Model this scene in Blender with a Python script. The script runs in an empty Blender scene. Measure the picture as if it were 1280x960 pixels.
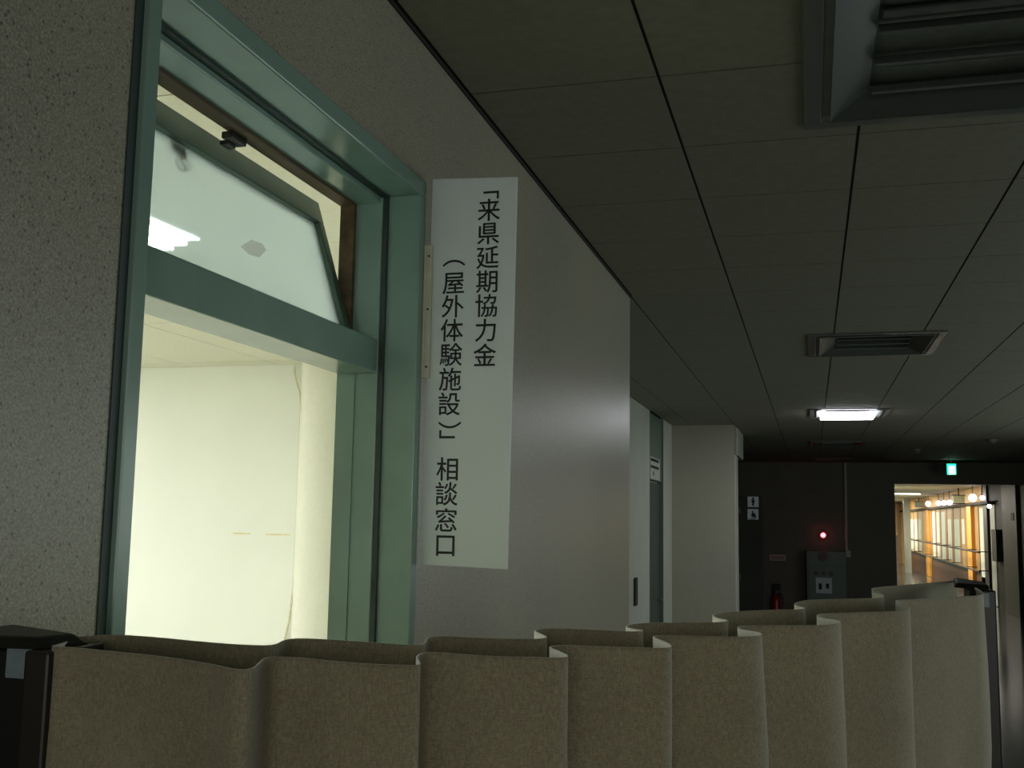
import bpy, math, random
from mathutils import Matrix, Vector, noise
random.seed(4)
D = bpy.data
SC = bpy.context.scene
COL = SC.collection
CAMZ = 1.8            # height of the camera; heights below are given relative to it and lifted by CAMZ

# ------------------------------------------------------------------ camera
cam_data = D.cameras.new('camera')
cam = D.objects.new('camera', cam_data)
COL.objects.link(cam)
cam_data.sensor_width = 36.0
cam_data.lens = 1332.08 / 1280 * 36.0
cam_data.clip_end = 200
cam_data.clip_start = 0.02
right = Vector((0.96317563, 0.26835888, 0.01661953))
up = Vector((0.01704055, -0.12261468, 0.99230805))
fwd = Vector((-0.26833247, 0.95548373, 0.12267246))
cam.matrix_world = Matrix(((right.x, up.x, -fwd.x, 0), (right.y, up.y, -fwd.y, 0), (right.z, up.z, -fwd.z, CAMZ), (0, 0, 0, 1)))
SC.camera = cam

# ------------------------------------------------------------------ world, exposure, large lights
world = D.worlds.new('world'); SC.world = world; world.use_nodes = True
world.node_tree.nodes['Background'].inputs[0].default_value = (0.55, 0.62, 0.7, 1)
world.node_tree.nodes['Background'].inputs[1].default_value = 0.02
SC.view_settings.view_transform = 'Standard'
SC.view_settings.look = 'None'
SC.view_settings.gamma = 1.0
SC.view_settings.use_curve_mapping = False
SC.view_settings.exposure = 0.0
SC.cycles.max_bounces = 10
SC.cycles.diffuse_bounces = 6
SC.cycles.sample_clamp_indirect = 6.0
SC.cycles.use_denoising = True

def area_light(name, loc, rot, sx, sy, power, color):
    l = D.lights.new(name, 'AREA'); l.shape = 'RECTANGLE'; l.size = sx; l.size_y = sy
    l.energy = power; l.color = color
    o = D.objects.new(name, l); o.location = loc; o.rotation_euler = rot; COL.objects.link(o)
    return o
# added fill, as if through unseen windows, to the right of and behind the camera
area_light('side_fill_light', (3.86, 7.0, CAMZ + 0.02), (0, math.radians(90), 0), 1.5, 11.0, 90.0, (0.9, 1.0, 0.95))
area_light('back_fill_light', (1.4, -3.8, CAMZ + 0.05), (math.radians(90), 0, 0), 3.2, 1.5, 42.0, (1.0, 0.98, 0.9))

# ------------------------------------------------------------------ materials
def s2l(c):
    return tuple((x / 255 / 12.92) if x / 255 <= 0.04045 else ((x / 255 + 0.055) / 1.055) ** 2.4 for x in c) + (1.0,)

class NT:
    def __init__(s, name):
        s.m = D.materials.new(name); s.m.use_nodes = True
        s.n = s.m.node_tree.nodes; s.l = s.m.node_tree.links
        s.b = s.n['Principled BSDF']; s.out = s.n['Material Output']
    def add(s, t, **k):
        x = s.n.new(t)
        for a, v in k.items(): setattr(x, a, v)
        return x
    def link(s, a, b): s.l.new(a, b)

def mat(name, col, rough=0.5, metal=0.0, spec=0.5, grain=0.06, scale=40.0, bump=0.0, bscale=None, coat=0.0):
    t = NT(name)
    t.b.inputs['Roughness'].default_value = rough
    t.b.inputs['Metallic'].default_value = metal
    t.b.inputs['Specular IOR Level'].default_value = spec
    t.b.inputs['Coat Weight'].default_value = coat
    tc = t.add('ShaderNodeTexCoord')
    nz = t.add('ShaderNodeTexNoise'); nz.inputs['Scale'].default_value = scale; nz.inputs['Detail'].default_value = 4
    t.link(tc.outputs['Object'], nz.inputs['Vector'])
    r = t.add('ShaderNodeValToRGB'); c = s2l(col)
    r.color_ramp.elements[0].color = tuple(x * (1 - grain * 2) for x in c[:3]) + (1,)
    r.color_ramp.elements[1].color = tuple(min(1, x * (1 + grain * 2)) for x in c[:3]) + (1,)
    r.color_ramp.elements[0].position = 0.3; r.color_ramp.elements[1].position = 0.7
    t.link(nz.outputs['Fac'], r.inputs[0]); t.link(r.outputs[0], t.b.inputs['Base Color'])
    if bump:
        nb = t.add('ShaderNodeTexNoise'); nb.inputs['Scale'].default_value = bscale or scale; nb.inputs['Detail'].default_value = 3
        t.link(tc.outputs['Object'], nb.inputs['Vector'])
        bp = t.add('ShaderNodeBump'); bp.inputs['Strength'].default_value = bump; bp.inputs['Distance'].default_value = 0.002
        t.link(nb.outputs['Fac'], bp.inputs['Height']); t.link(bp.outputs[0], t.b.inputs['Normal'])
    return t.m

def emit(name, col, strength):
    t = NT(name)
    e = t.add('ShaderNodeEmission'); e.inputs[0].default_value = tuple(col) + (1,); e.inputs[1].default_value = strength
    t.link(e.outputs[0], t.out.inputs['Surface'])
    return t.m

def wall_spray():
    t = NT('sprayed_wall_paint')
    tc = t.add('ShaderNodeTexCoord')
    n1 = t.add('ShaderNodeTexNoise'); n1.inputs['Scale'].default_value = 330; n1.inputs['Detail'].default_value = 5; n1.inputs['Roughness'].default_value = 0.7
    n2 = t.add('ShaderNodeTexVoronoi'); n2.inputs['Scale'].default_value = 95
    n3 = t.add('ShaderNodeTexNoise'); n3.inputs['Scale'].default_value = 1.3; n3.inputs['Detail'].default_value = 3
    for n in (n1, n2, n3): t.link(tc.outputs['Object'], n.inputs['Vector'])
    r1 = t.add('ShaderNodeValToRGB')
    e = r1.color_ramp.elements
    e[0].position = 0.32; e[0].color = s2l((118, 116, 102)); e[1].position = 0.68; e[1].color = s2l((186, 184, 166))
    x = e.new(0.5); x.color = s2l((152, 150, 134))
    t.link(n1.outputs['Fac'], r1.inputs[0])
    r2 = t.add('ShaderNodeValToRGB')                        # sparse dark flecks
    e = r2.color_ramp.elements
    e[0].position = 0.12; e[0].color = (0.3, 0.3, 0.3, 1); e[1].position = 0.24; e[1].color = (1, 1, 1, 1)
    t.link(n2.outputs['Distance'], r2.inputs[0])
    mx = t.add('ShaderNodeMix', data_type='RGBA', blend_type='MULTIPLY'); mx.inputs[0].default_value = 0.8
    t.link(r1.outputs[0], mx.inputs[6]); t.link(r2.outputs[0], mx.inputs[7])
    r3 = t.add('ShaderNodeValToRGB')
    e = r3.color_ramp.elements
    e[0].position = 0.3; e[0].color = (0.86, 0.87, 0.88, 1); e[1].position = 0.7; e[1].color = (1, 0.99, 0.97, 1)
    t.link(n3.outputs['Fac'], r3.inputs[0])
    m2 = t.add('ShaderNodeMix', data_type='RGBA', blend_type='MULTIPLY'); m2.inputs[0].default_value = 1
    t.link(mx.outputs[2], m2.inputs[6]); t.link(r3.outputs[0], m2.inputs[7])
    t.link(m2.outputs[2], t.b.inputs['Base Color'])
    bp = t.add('ShaderNodeBump'); bp.inputs['Strength'].default_value = 0.3; bp.inputs['Distance'].default_value = 0.0015
    t.link(n1.outputs['Fac'], bp.inputs['Height']); t.link(bp.outputs[0], t.b.inputs['Normal'])
    t.b.inputs['Roughness'].default_value = 0.3
    t.b.inputs['Specular IOR Level'].default_value = 0.5
    return t.m

def tile_mat():
    t = NT('perforated_ceiling_board')
    tc = t.add('ShaderNodeTexCoord')
    v = t.add('ShaderNodeTexVoronoi'); v.inputs['Scale'].default_value = 48; v.inputs['Randomness'].default_value = 0.35
    n = t.add('ShaderNodeTexNoise'); n.inputs['Scale'].default_value = 30; n.inputs['Detail'].default_value = 4
    for x in (v, n): t.link(tc.outputs['Object'], x.inputs['Vector'])
    r = t.add('ShaderNodeValToRGB'); e = r.color_ramp.elements
    e[0].position = 0.17; e[0].color = (0.2, 0.2, 0.2, 1); e[1].position = 0.25; e[1].color = (1, 1, 1, 1)
    t.link(v.outputs['Distance'], r.inputs[0])
    r2 = t.add('ShaderNodeValToRGB'); e = r2.color_ramp.elements
    e[0].position = 0.3; e[0].color = s2l((122, 122, 104)); e[1].position = 0.7; e[1].color = s2l((132, 132, 114))
    t.link(n.outputs['Fac'], r2.inputs[0])
    mx = t.add('ShaderNodeMix', data_type='RGBA', blend_type='MULTIPLY'); mx.inputs[0].default_value = 1
    t.link(r2.outputs[0], mx.inputs[6]); t.link(r.outputs[0], mx.inputs[7]); t.link(mx.outputs[2], t.b.inputs['Base Color'])
    t.b.inputs['Roughness'].default_value = 0.75
    return t.m

def cloth_mat(name='linen_cloth', c0=(132, 125, 100), c1=(170, 163, 136)):
    t = NT(name)
    tc = t.add('ShaderNodeTexCoord')
    mp = t.add('ShaderNodeMapping'); mp.inputs['Scale'].default_value = (260, 260, 900)
    mq = t.add('ShaderNodeMapping'); mq.inputs['Scale'].default_value = (900, 900, 160)
    a = t.add('ShaderNodeTexNoise'); a.inputs['Scale'].default_value = 1; a.inputs['Detail'].default_value = 2
    b = t.add('ShaderNodeTexNoise'); b.inputs['Scale'].default_value = 1; b.inputs['Detail'].default_value = 2
    t.link(tc.outputs['Object'], mp.inputs[0]); t.link(tc.outputs['Object'], mq.inputs[0])
    t.link(mp.outputs[0], a.inputs['Vector']); t.link(mq.outputs[0], b.inputs['Vector'])
    c = t.add('ShaderNodeTexNoise'); c.inputs['Scale'].default_value = 9; c.inputs['Detail'].default_value = 4
    t.link(tc.outputs['Object'], c.inputs['Vector'])
    ad = t.add('ShaderNodeMath', operation='ADD'); t.link(a.outputs['Fac'], ad.inputs[0]); t.link(b.outputs['Fac'], ad.inputs[1])
    a2 = t.add('ShaderNodeMath', operation='MULTIPLY_ADD'); a2.inputs[1].default_value = 0.5
    t.link(c.outputs['Fac'], a2.inputs[0]); t.link(ad.outputs[0], a2.inputs[2])
    r = t.add('ShaderNodeValToRGB'); e = r.color_ramp.elements
    e[0].position = 0.55; e[0].color = s2l(c0)
    e[1].position = 0.85; e[1].color = s2l(c1)
    mr = t.add('ShaderNodeMath', operation='MULTIPLY'); mr.inputs[1].default_value = 0.56
    t.link(a2.outputs[0], mr.inputs[0]); t.link(mr.outputs[0], r.inputs[0]); t.link(r.outputs[0], t.b.inputs['Base Color'])
    bp = t.add('ShaderNodeBump'); bp.inputs['Strength'].default_value = 0.3; bp.inputs['Distance'].default_value = 0.0006
    t.link(ad.outputs[0], bp.inputs['Height']); t.link(bp.outputs[0], t.b.inputs['Normal'])
    t.b.inputs['Roughness'].default_value = 0.8
    t.b.inputs['Specular IOR Level'].default_value = 0.3
    t.b.inputs['Sheen Weight'].default_value = 0.35
    tl = t.add('ShaderNodeBsdfTranslucent'); mxs = t.add('ShaderNodeMixShader'); mxs.inputs[0].default_value = 0.05
    tl.inputs[0].default_value = s2l((214, 208, 184))
    t.link(t.b.outputs[0], mxs.inputs[1]); t.link(tl.outputs[0], mxs.inputs[2]); t.link(mxs.outputs[0], t.out.inputs['Surface'])
    return t.m

def wood_mat(name, c0, c1, rough=0.35, axis=2):
    t = NT(name)
    tc = t.add('ShaderNodeTexCoord'); mp = t.add('ShaderNodeMapping')
    s = [14, 14, 14]; s[axis] = 1.2; mp.inputs['Scale'].default_value = s
    n = t.add('ShaderNodeTexNoise'); n.inputs['Scale'].default_value = 3; n.inputs['Detail'].default_value = 5
    t.link(tc.outputs['Object'], mp.inputs[0]); t.link(mp.outputs[0], n.inputs['Vector'])
    r = t.add('ShaderNodeValToRGB'); e = r.color_ramp.elements
    e[0].position = 0.3; e[0].color = s2l(c0); e[1].position = 0.7; e[1].color = s2l(c1)
    t.link(n.outputs['Fac'], r.inputs[0]); t.link(r.outputs[0], t.b.inputs['Base Color'])
    t.b.inputs['Roughness'].default_value = rough
    return t.m

def glass_mat():
    t = NT('hazy_sash_glass')
    tr = t.add('ShaderNodeBsdfTransparent'); tr.inputs[0].default_value = (0.84, 0.94, 0.98, 1)
    tl = t.add('ShaderNodeBsdfTranslucent'); tl.inputs[0].default_value = (0.85, 0.93, 1.0, 1)
    rf = t.add('ShaderNodeBsdfRefraction'); rf.inputs['Color'].default_value = (0.93, 0.97, 0.97, 1); rf.inputs['Roughness'].default_value = 0.04; rf.inputs['IOR'].default_value = 1.01
    gl = t.add('ShaderNodeBsdfGlossy'); gl.inputs['Roughness'].default_value = 0.03
    m0 = t.add('ShaderNodeMixShader'); m0.inputs[0].default_value = 0.2
    m1 = t.add('ShaderNodeMixShader'); m1.inputs[0].default_value = 0.45
    m2 = t.add('ShaderNodeMixShader'); m2.inputs[0].default_value = 0.08
    t.link(tr.outputs[0], m0.inputs[1]); t.link(rf.outputs[0], m0.inputs[2])
    t.link(m0.outputs[0], m1.inputs[1]); t.link(tl.outputs[0], m1.inputs[2])
    t.link(m1.outputs[0], m2.inputs[1]); t.link(gl.outputs[0], m2.inputs[2])
    t.link(m2.outputs[0], t.out.inputs['Surface'])
    return t.m

M = {}
M['wall'] = wall_spray()
M['tile'] = tile_mat()
M['cloth'] = cloth_mat()
M['lining'] = cloth_mat('white_cloth_reverse', (222, 222, 208), (240, 240, 228))
M['glass'] = glass_mat()
M['void'] = mat('dark_ceiling_void', (20, 20, 18), 0.9)
M['frame'] = mat('green_gloss_paint', (122, 150, 140), 0.22, grain=0.05, scale=6, bump=0.05, bscale=60)
M['frame_dark'] = mat('green_gloss_paint_shade_gap', (40, 58, 54), 0.5)
M['brown'] = wood_mat('bare_brown_timber', (66, 50, 30), (104, 84, 54), 0.6, axis=1)
M['sash'] = mat('green_sash_paint', (66, 90, 76), 0.35, grain=0.06, scale=10)
M['room_wall'] = mat('cream_room_paint', (240, 243, 238), 0.5, grain=0.01, scale=2)
M['room_ceiling'] = mat('cream_ceiling_board', (220, 221, 206), 0.6, grain=0.02, scale=60)
M['room_joint'] = mat('ceiling_joint', (150, 146, 118), 0.8)
M['room_floor'] = mat('room_floor_vinyl', (176, 170, 150), 0.4, grain=0.04, scale=12)
M['floor'] = mat('dark_polished_vinyl', (52, 56, 54), 0.13, grain=0.12, scale=3, spec=0.4, bump=0.03, bscale=5)
M['sign'] = mat('white_sign_board', (208, 218, 220), 0.45, grain=0.01, scale=3)
M['ink'] = mat('black_print', (14, 14, 14), 0.5)
M['bracket'] = mat('ivory_bracket_plastic', (196, 198, 178), 0.4, grain=0.03)
M['black'] = mat('black_powder_coat', (17, 17, 16), 0.4)
M['brownblack'] = mat('black_brown_aluminium', (38, 34, 28), 0.35)
M['bluegrey'] = mat('blue_grey_plate', (128, 146, 152), 0.4)
M['metal'] = mat('enamelled_lamp_metal', (96, 102, 96), 0.35, grain=0.02)
M['reflector'] = mat('darkened_reflector', (74, 80, 75), 0.4, grain=0.02)  # lamp metal darkened to offset the light falling on its slopes
M['louvre'] = mat('lamp_louvre', (96, 102, 98), 0.4)
M['lampback'] = mat('lamp_tray_grey', (124, 130, 124), 0.5)  # even grey of the tray and the rim groove
M['tube'] = mat('unlit_fluorescent_tube', (104, 110, 108), 0.45)
M['lit'] = emit('lit_fluorescent_diffuser', (0.94, 0.94, 1.0), 20.0)
M['room_lamp'] = emit('room_fluorescent_diffuser', (0.97, 1.0, 0.92), 36.0)
M['door_green'] = mat('dull_green_door_paint', (84, 100, 88), 0.35)
M['door_dark'] = mat('dark_green_door_leaf', (50, 60, 54), 0.35)
M['pale'] = mat('pale_grey_paint', (168, 172, 160), 0.35, grain=0.03, scale=3)
M['dim_wall'] = mat('brown_grey_end_wall', (86, 80, 64), 0.5, grain=0.08, scale=2)
M['red'] = mat('red_enamel', (150, 24, 20), 0.3)
M['darkred'] = mat('dark_red_bell', (70, 20, 18), 0.4)
M['red_lamp'] = emit('red_alarm_lamp', (1.0, 0.1, 0.12), 9.0)
M['cabinet'] = mat('grey_green_cabinet', (92, 108, 96), 0.4)
M['pink'] = mat('pale_pink_notice', (190, 150, 150), 0.6)
M['exit_green'] = emit('exit_sign_green', (0.02, 0.85, 0.42), 2.2)
M['exit_white'] = emit('exit_sign_white', (0.75, 1.0, 0.92), 3.0)
M['pillar'] = wood_mat('honey_pillar_wood', (206, 146, 62), (226, 168, 80), 0.3)
M['upper'] = wood_mat('light_upper_wood', (206, 160, 96), (224, 182, 118), 0.5)
M['slat'] = wood_mat('tan_slat_wood', (186, 156, 108), (208, 178, 128), 0.5)
M['brown_slat'] = wood_mat('brown_slat_wood', (150, 112, 66), (180, 140, 90), 0.5)
M['base_wood'] = wood_mat('dark_brown_dado_wood', (66, 42, 22), (92, 62, 34), 0.7)
M['white_panel'] = mat('white_door_panel', (232, 238, 222), 0.4, grain=0.01)
M['green_panel'] = mat('pale_green_panel', (186, 200, 176), 0.4, grain=0.02)
M['hall_ceiling'] = mat('hall_ceiling_board', (186, 186, 168), 0.7, grain=0.03, scale=3)
M['smudge'] = mat('pinkish_smudge', (196, 166, 168), 0.6)
M['smudge'].node_tree.nodes['Principled BSDF'].inputs['Alpha'].default_value = 0.22
M['rail'] = mat('dark_bronze_rail', (44, 36, 26), 0.7)
M['globe'] = emit('lit_globe', (1.0, 0.88, 1.0), 6.0)
M['strip'] = emit('lit_strip_lamp', (1.0, 1.0, 0.92), 5.0)
M['steel'] = mat('brushed_grey_column', (84, 88, 78), 0.5, grain=0.05, scale=5, spec=0.12)
M['grey_paint'] = mat('grey_wall_paint', (58, 60, 54), 0.6, spec=0.1, grain=0.05, scale=3)
M['duct'] = mat('white_painted_duct', (240, 240, 228), 0.35, grain=0.01)
M['cable'] = mat('cream_cable', (222, 218, 190), 0.5)
M['tape'] = mat('old_yellow_tape', (226, 218, 178), 0.6)

# ------------------------------------------------------------------ mesh helpers (z relative to the camera height)
class MB:
    def __init__(s): s.v = []; s.f = []; s.smooth = False
    def add(s, vs, fs):
        o = len(s.v); s.v += [Vector((v[0], v[1], v[2] + CAMZ)) for v in vs]; s.f += [tuple(o + i for i in f) for f in fs]; return s
    def box(s, x0, x1, y0, y1, z0, z1):
        if x0 > x1: x0, x1 = x1, x0
        vs = [(x, y, z) for x in (x0, x1) for y in (y0, y1) for z in (z0, z1)]
        return s.add(vs, [(0, 1, 3, 2), (4, 6, 7, 5), (0, 4, 5, 1), (2, 3, 7, 6), (0, 2, 6, 4), (1, 5, 7, 3)])
    def hexa(s, p):     # 8 points: bottom ring then top ring
        return s.add(p, [(3, 2, 1, 0), (4, 5, 6, 7), (0, 1, 5, 4), (1, 2, 6, 5), (2, 3, 7, 6), (3, 0, 4, 7)])
    def tube(s, pts, r, n=10, cap=True):
        pts = [Vector(p) for p in pts]; rings = []
        for i, p in enumerate(pts):
            a = pts[max(0, i - 1)]; b = pts[min(len(pts) - 1, i + 1)]
            d = (b - a).normalized(); h = Vector((0, 0, 1)) if abs(d.z) < 0.9 else Vector((1, 0, 0))
            u = d.cross(h).normalized(); w = d.cross(u)
            rr = r[i] if isinstance(r, (list, tuple)) else r
            rings.append([p + (u * math.cos(t) + w * math.sin(t)) * rr for t in [2 * math.pi * k / n for k in range(n)]])
        vs = [q for g in rings for q in g]; fs = []
        for i in range(len(rings) - 1):
            for k in range(n):
                fs.append((i * n + k, i * n + (k + 1) % n, (i + 1) * n + (k + 1) % n, (i + 1) * n + k))
        if cap:
            fs.append(tuple(reversed(range(n)))); fs.append(tuple((len(rings) - 1) * n + k for k in range(n)))
        s.smooth = True
        return s.add(vs, fs)
    def ball(s, c, r, nu=14, nv=9, sz=1.0):
        pr = [(c[0], c[1], c[2] + r * sz * math.cos(math.pi * k / nv)) for k in range(nv + 1)]
        rr = [max(1e-4, r * math.sin(math.pi * k / nv)) for k in range(nv + 1)]
        return s.tube([(p[0], p[1], p[2]) for p in pr], rr, nu)
    def build(s, name, m, parent=None, bevel=0.0, kind=None):
        me = D.meshes.new(name)
        if parent is not None: L = Vector(parent.get('_root', (0, 0, 0)))
        else:
            xs = [v.x for v in s.v]; ys = [v.y for v in s.v]; L = Vector(((min(xs) + max(xs)) / 2, (min(ys) + max(ys)) / 2, min(v.z for v in s.v)))
        me.from_pydata([v - L for v in s.v], [], s.f); me.update()
        if s.smooth:
            me.polygons.foreach_set('use_smooth', [True] * len(me.polygons)); me.set_sharp_from_angle(angle=math.radians(40))
        me.materials.append(m)
        o = D.objects.new(name, me); COL.objects.link(o)
        if parent is not None: o.parent = parent; ROOT[o.name] = L
        else: o.location = L
        ROOT[o.name] = L; o['_root'] = tuple(L)
        if bevel:
            b = o.modifiers.new('bevel', 'BEVEL'); b.width = bevel; b.segments = 2; b.limit_method = 'ANGLE'
            b.harden_normals = False
        if kind: o['kind'] = kind
        return o
ROOT = {}

def thing(name, label, cat, loc, group=None):
    o = D.objects.new(name, None); COL.objects.link(o)
    L = Vector((loc[0], loc[1], loc[2] + CAMZ)); o.location = L; o.empty_display_size = 0.05
    o['label'] = label; o['category'] = cat; o['_root'] = tuple(L)
    if group: o['group'] = group
    return o
def tag(o, label, cat, group=None):
    o['label'] = label; o['category'] = cat
    if group: o['group'] = group
    return o
def B(*a): return MB().box(*a)
def struct(name, mb, m, bevel=0.0): return mb.build(name, m, None, bevel, 'structure')
FL = -1.8     # floor
CE = 1.0      # corridor ceiling

# ------------------------------------------------------------------ setting: floors
floor = struct('floor', B(-2.7, 4.1, -4.2, 50.2, FL - 0.06, FL), M['floor'])
floor_room = struct('floor_room', B(-7.7, -0.95, -1.0, 6.7, FL + 0.0005, FL + 0.004).box(-7.7, -2.71, -1.0, 6.7, FL - 0.06, FL), M['room_floor'])

# ------------------------------------------------------------------ setting: left wall with the doorway
WX = -0.775; WB = -0.94       # corridor face and room face of the left wall
DY0, DY1 = 1.066, 2.035       # rough opening
w = MB()
w.box(WB, WX, -4.2, DY0, FL, CE + 0.2).box(WB, WX, DY0, DY1, 0.688, CE + 0.2).box(WB, WX, DY1, 4.715, FL, CE + 0.2)
wall_left = struct('wall_left', w, M['wall'])
struct('wall_left_alcove_end', B(-1.6, WB, 4.60, 4.715, FL, CE + 0.2), M['wall'])
# alcove side wall x=-1.439
w = MB()
w.box(-1.6, -1.439, 4.715, 9.9, FL, CE + 0.2).box(-1.6, -1.439, 10.88, 11.55, FL, CE + 0.2).box(-1.6, -1.5, 9.9, 10.88, FL, CE + 0.2)
struct('wall_alcove', w, M['pale'])
w = B(-2.6, WX, 11.55, 11.92, FL, CE + 0.2)
wl2 = struct('wall_left_far', w, M['wall'])
B(WX - 0.05, WX + 0.012, 11.56, 11.915, FL + 0.1, 0.68).build('corner_guard', M['pale'], wl2)
B(-0.95, WX + 0.01, 11.92, 12.95, 0.70, CE - 0.002).build('header_box', M['pale'], wl2)
struct('wall_side_passage', B(-2.7, -2.6, 11.55, 19.1, FL, CE + 0.2), M['dim_wall'])
for z in (0.10, -0.62):       # hinges of a folded shutter seen as dark knobs
    MB().box(WX, WX + 0.03, 11.93, 12.0, z - 0.03, z + 0.03).build('hinge', M['black'], wl2, 0.004)

# ------------------------------------------------------------------ setting: end wall, header, right walls
we = struct('wall_end', B(-2.7, 1.36, 19.1, 19.35, FL, CE + 0.2).box(1.36, 4.1, 19.1, 19.35, 0.645, CE + 0.2), M['dim_wall'])
wr = MB().box(3.9, 4.1, 12.5, 50.2, FL, CE + 0.2)
wr.box(3.9, 4.1, -4.2, 12.5, FL, -0.75).box(3.9, 4.1, -4.2, 12.5, 0.8, CE + 0.2).box(3.9, 4.1, -4.2, -1.9, -0.75, 0.8)
wall_right = struct('wall_right', wr, M['grey_paint'])
wbk = MB().box(-0.95, 4.1, -4.3, -4.1, FL, -0.75).box(-0.95, 4.1, -4.3, -4.1, 0.8, CE + 0.2).box(-0.95, -0.3, -4.3, -4.1, -0.75, 0.8).box(3.1, 4.1, -4.3, -4.1, -0.75, 0.8)
struct('wall_back', wbk, M['wall'])
clear = glass_mat(); 
wn = struct('added_window_1', B(3.98, 3.99, -1.9, 12.5, -0.75, 0.8), clear)  # unseen window, added to carry the side fill
for y in (-1.9, -0.1, 1.7, 3.5, 5.3, 7.1, 8.9, 10.7, 12.45): B(3.93, 4.0, y, y + 0.05, -0.75, 0.8).build('added_window_mullion', M['metal'], wn)
wn2 = struct('added_window_2', B(-0.3, 3.1, -4.21, -4.2, -0.75, 0.8), clear)  # unseen window, added to go with the fill from behind
for x in (-0.3, 0.8, 1.95, 3.05): B(x, x + 0.05, -4.2, -4.13, -0.75, 0.8).build('added_window_mullion', M['metal'], wn2)

# ------------------------------------------------------------------ setting: corridor ceiling of square boards
ceiling = struct('ceiling', B(-2.7, 4.1, -4.2, 19.2, CE + 0.13, CE + 0.2), M['void'])
XL = [-2.5, -2.143, -1.687, -1.231, -0.775, -0.319, 0.1341, 0.5869, 1.0397, 1.4925, 1.9453, 2.3981, 2.8509, 3.3037, 3.7565, 3.9]
YB, DYT = 1.84608, 0.48132
FIX = [(0.0, 0.71, 1.93, 2.73), (0.0, 0.71, 5.90, 6.71), (0.0, 0.70, 9.92, 10.73), (0.0, 0.70, 13.95, 14.76), (0.0, 0.70, 17.75, 18.5)]
def cut(rects, f):
    fx0, fx1, fy0, fy1 = f[0] + 0.02, f[1] - 0.02, f[2] + 0.02, f[3] - 0.02; out = []
    for (x0, x1, y0, y1) in rects:
        if fx1 <= x0 or fx0 >= x1 or fy1 <= y0 or fy0 >= y1: out.append((x0, x1, y0, y1)); continue
        if fy0 > y0: out.append((x0, x1, y0, fy0))
        if fy1 < y1: out.append((x0, x1, fy1, y1))
        a, b = max(y0, fy0), min(y1, fy1)
        if fx0 > x0: out.append((x0, fx0, a, b))
        if fx1 < x1: out.append((fx1, x1, a, b))
    return out
rest = MB()
for j in range(-13, 37):
    y0 = YB + j * DYT; y1 = min(y0 + DYT, 19.1)
    if y0 > 19.0 or y0 < -4.2: continue
    for i in range(len(XL) - 1):
        x0, x1 = XL[i], XL[i + 1]
        if x0 < WX - 0.01:
            if y1 < 4.7: continue
            if y0 < 11.5 and x0 < -1.7: continue
        a0, a1, b0, b1 = x0 + 0.004, x1 - 0.004, y0 + 0.0034, y1 - 0.0034
        if x0 < -1.5 and y0 < 11.5: a0 = -1.432
        if abs(x0 - WX) < 0.01 and y0 < 4.7: a0 += 0.005
        if x0 < WX - 0.01 and b0 < 4.72: b0 = 4.72
        rs = [(a0, a1, b0, b1)]
        for f in FIX: rs = cut(rs, f)
        if not rs: continue
        dz = 0.0
        if -2 <= j <= 15 and x0 > -1.3:
            t = MB()
            for r in rs: t.box(r[0], r[1], r[2], r[3], CE + dz, CE + 0.012)
            t.build('tile', M['tile'], ceiling)
        else:
            for r in rs: rest.box(r[0], r[1], r[2], r[3], CE + dz, CE + 0.012)
js = MB()
for x in XL[1:-1]:
    js.box(x - 0.005, x + 0.005, -4.2 if x > WX - 0.01 else 4.8, 19.1, CE + 0.0022, CE + 0.011) if not (0.02 < x < 0.69) else None
for x in (0.1341, 0.5869):
    for a, b in zip([-4.2] + [f[3] for f in FIX], [f[2] for f in FIX] + [19.1]): js.box(x - 0.005, x + 0.005, a, b, CE + 0.0022, CE + 0.011)
for j in range(-12, 36):
    y = YB + j * DYT; xa = WX + 0.005 if y < 4.72 else (-1.43 if y < 11.5 else -2.5)
    f = [f for f in FIX if f[2] < y < f[3]]
    for a, b in (((xa, 0.0), (f[0][1], 3.9)) if f else ((xa, 3.9),)): js.box(a, b, y - 0.0045, y + 0.0045, CE + 0.007, CE + 0.0115)
o = js.build('joint_strips', M['void'], ceiling); o['kind'] = 'stuff'
o = rest.build('distant_tiles', M['tile'], ceiling); o['kind'] = 'stuff'
struct('shadow_strip_1', B(WX + 0.0005, WX + 0.004, DY1 + 0.03, 4.715, CE - 0.012, CE - 0.003).box(WX + 0.0005, WX + 0.004, -4.1, DY1 + 0.03, CE - 0.012, CE - 0.003), M['void'])  # dark strip drawn for the shadow gap between wall and ceiling

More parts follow.
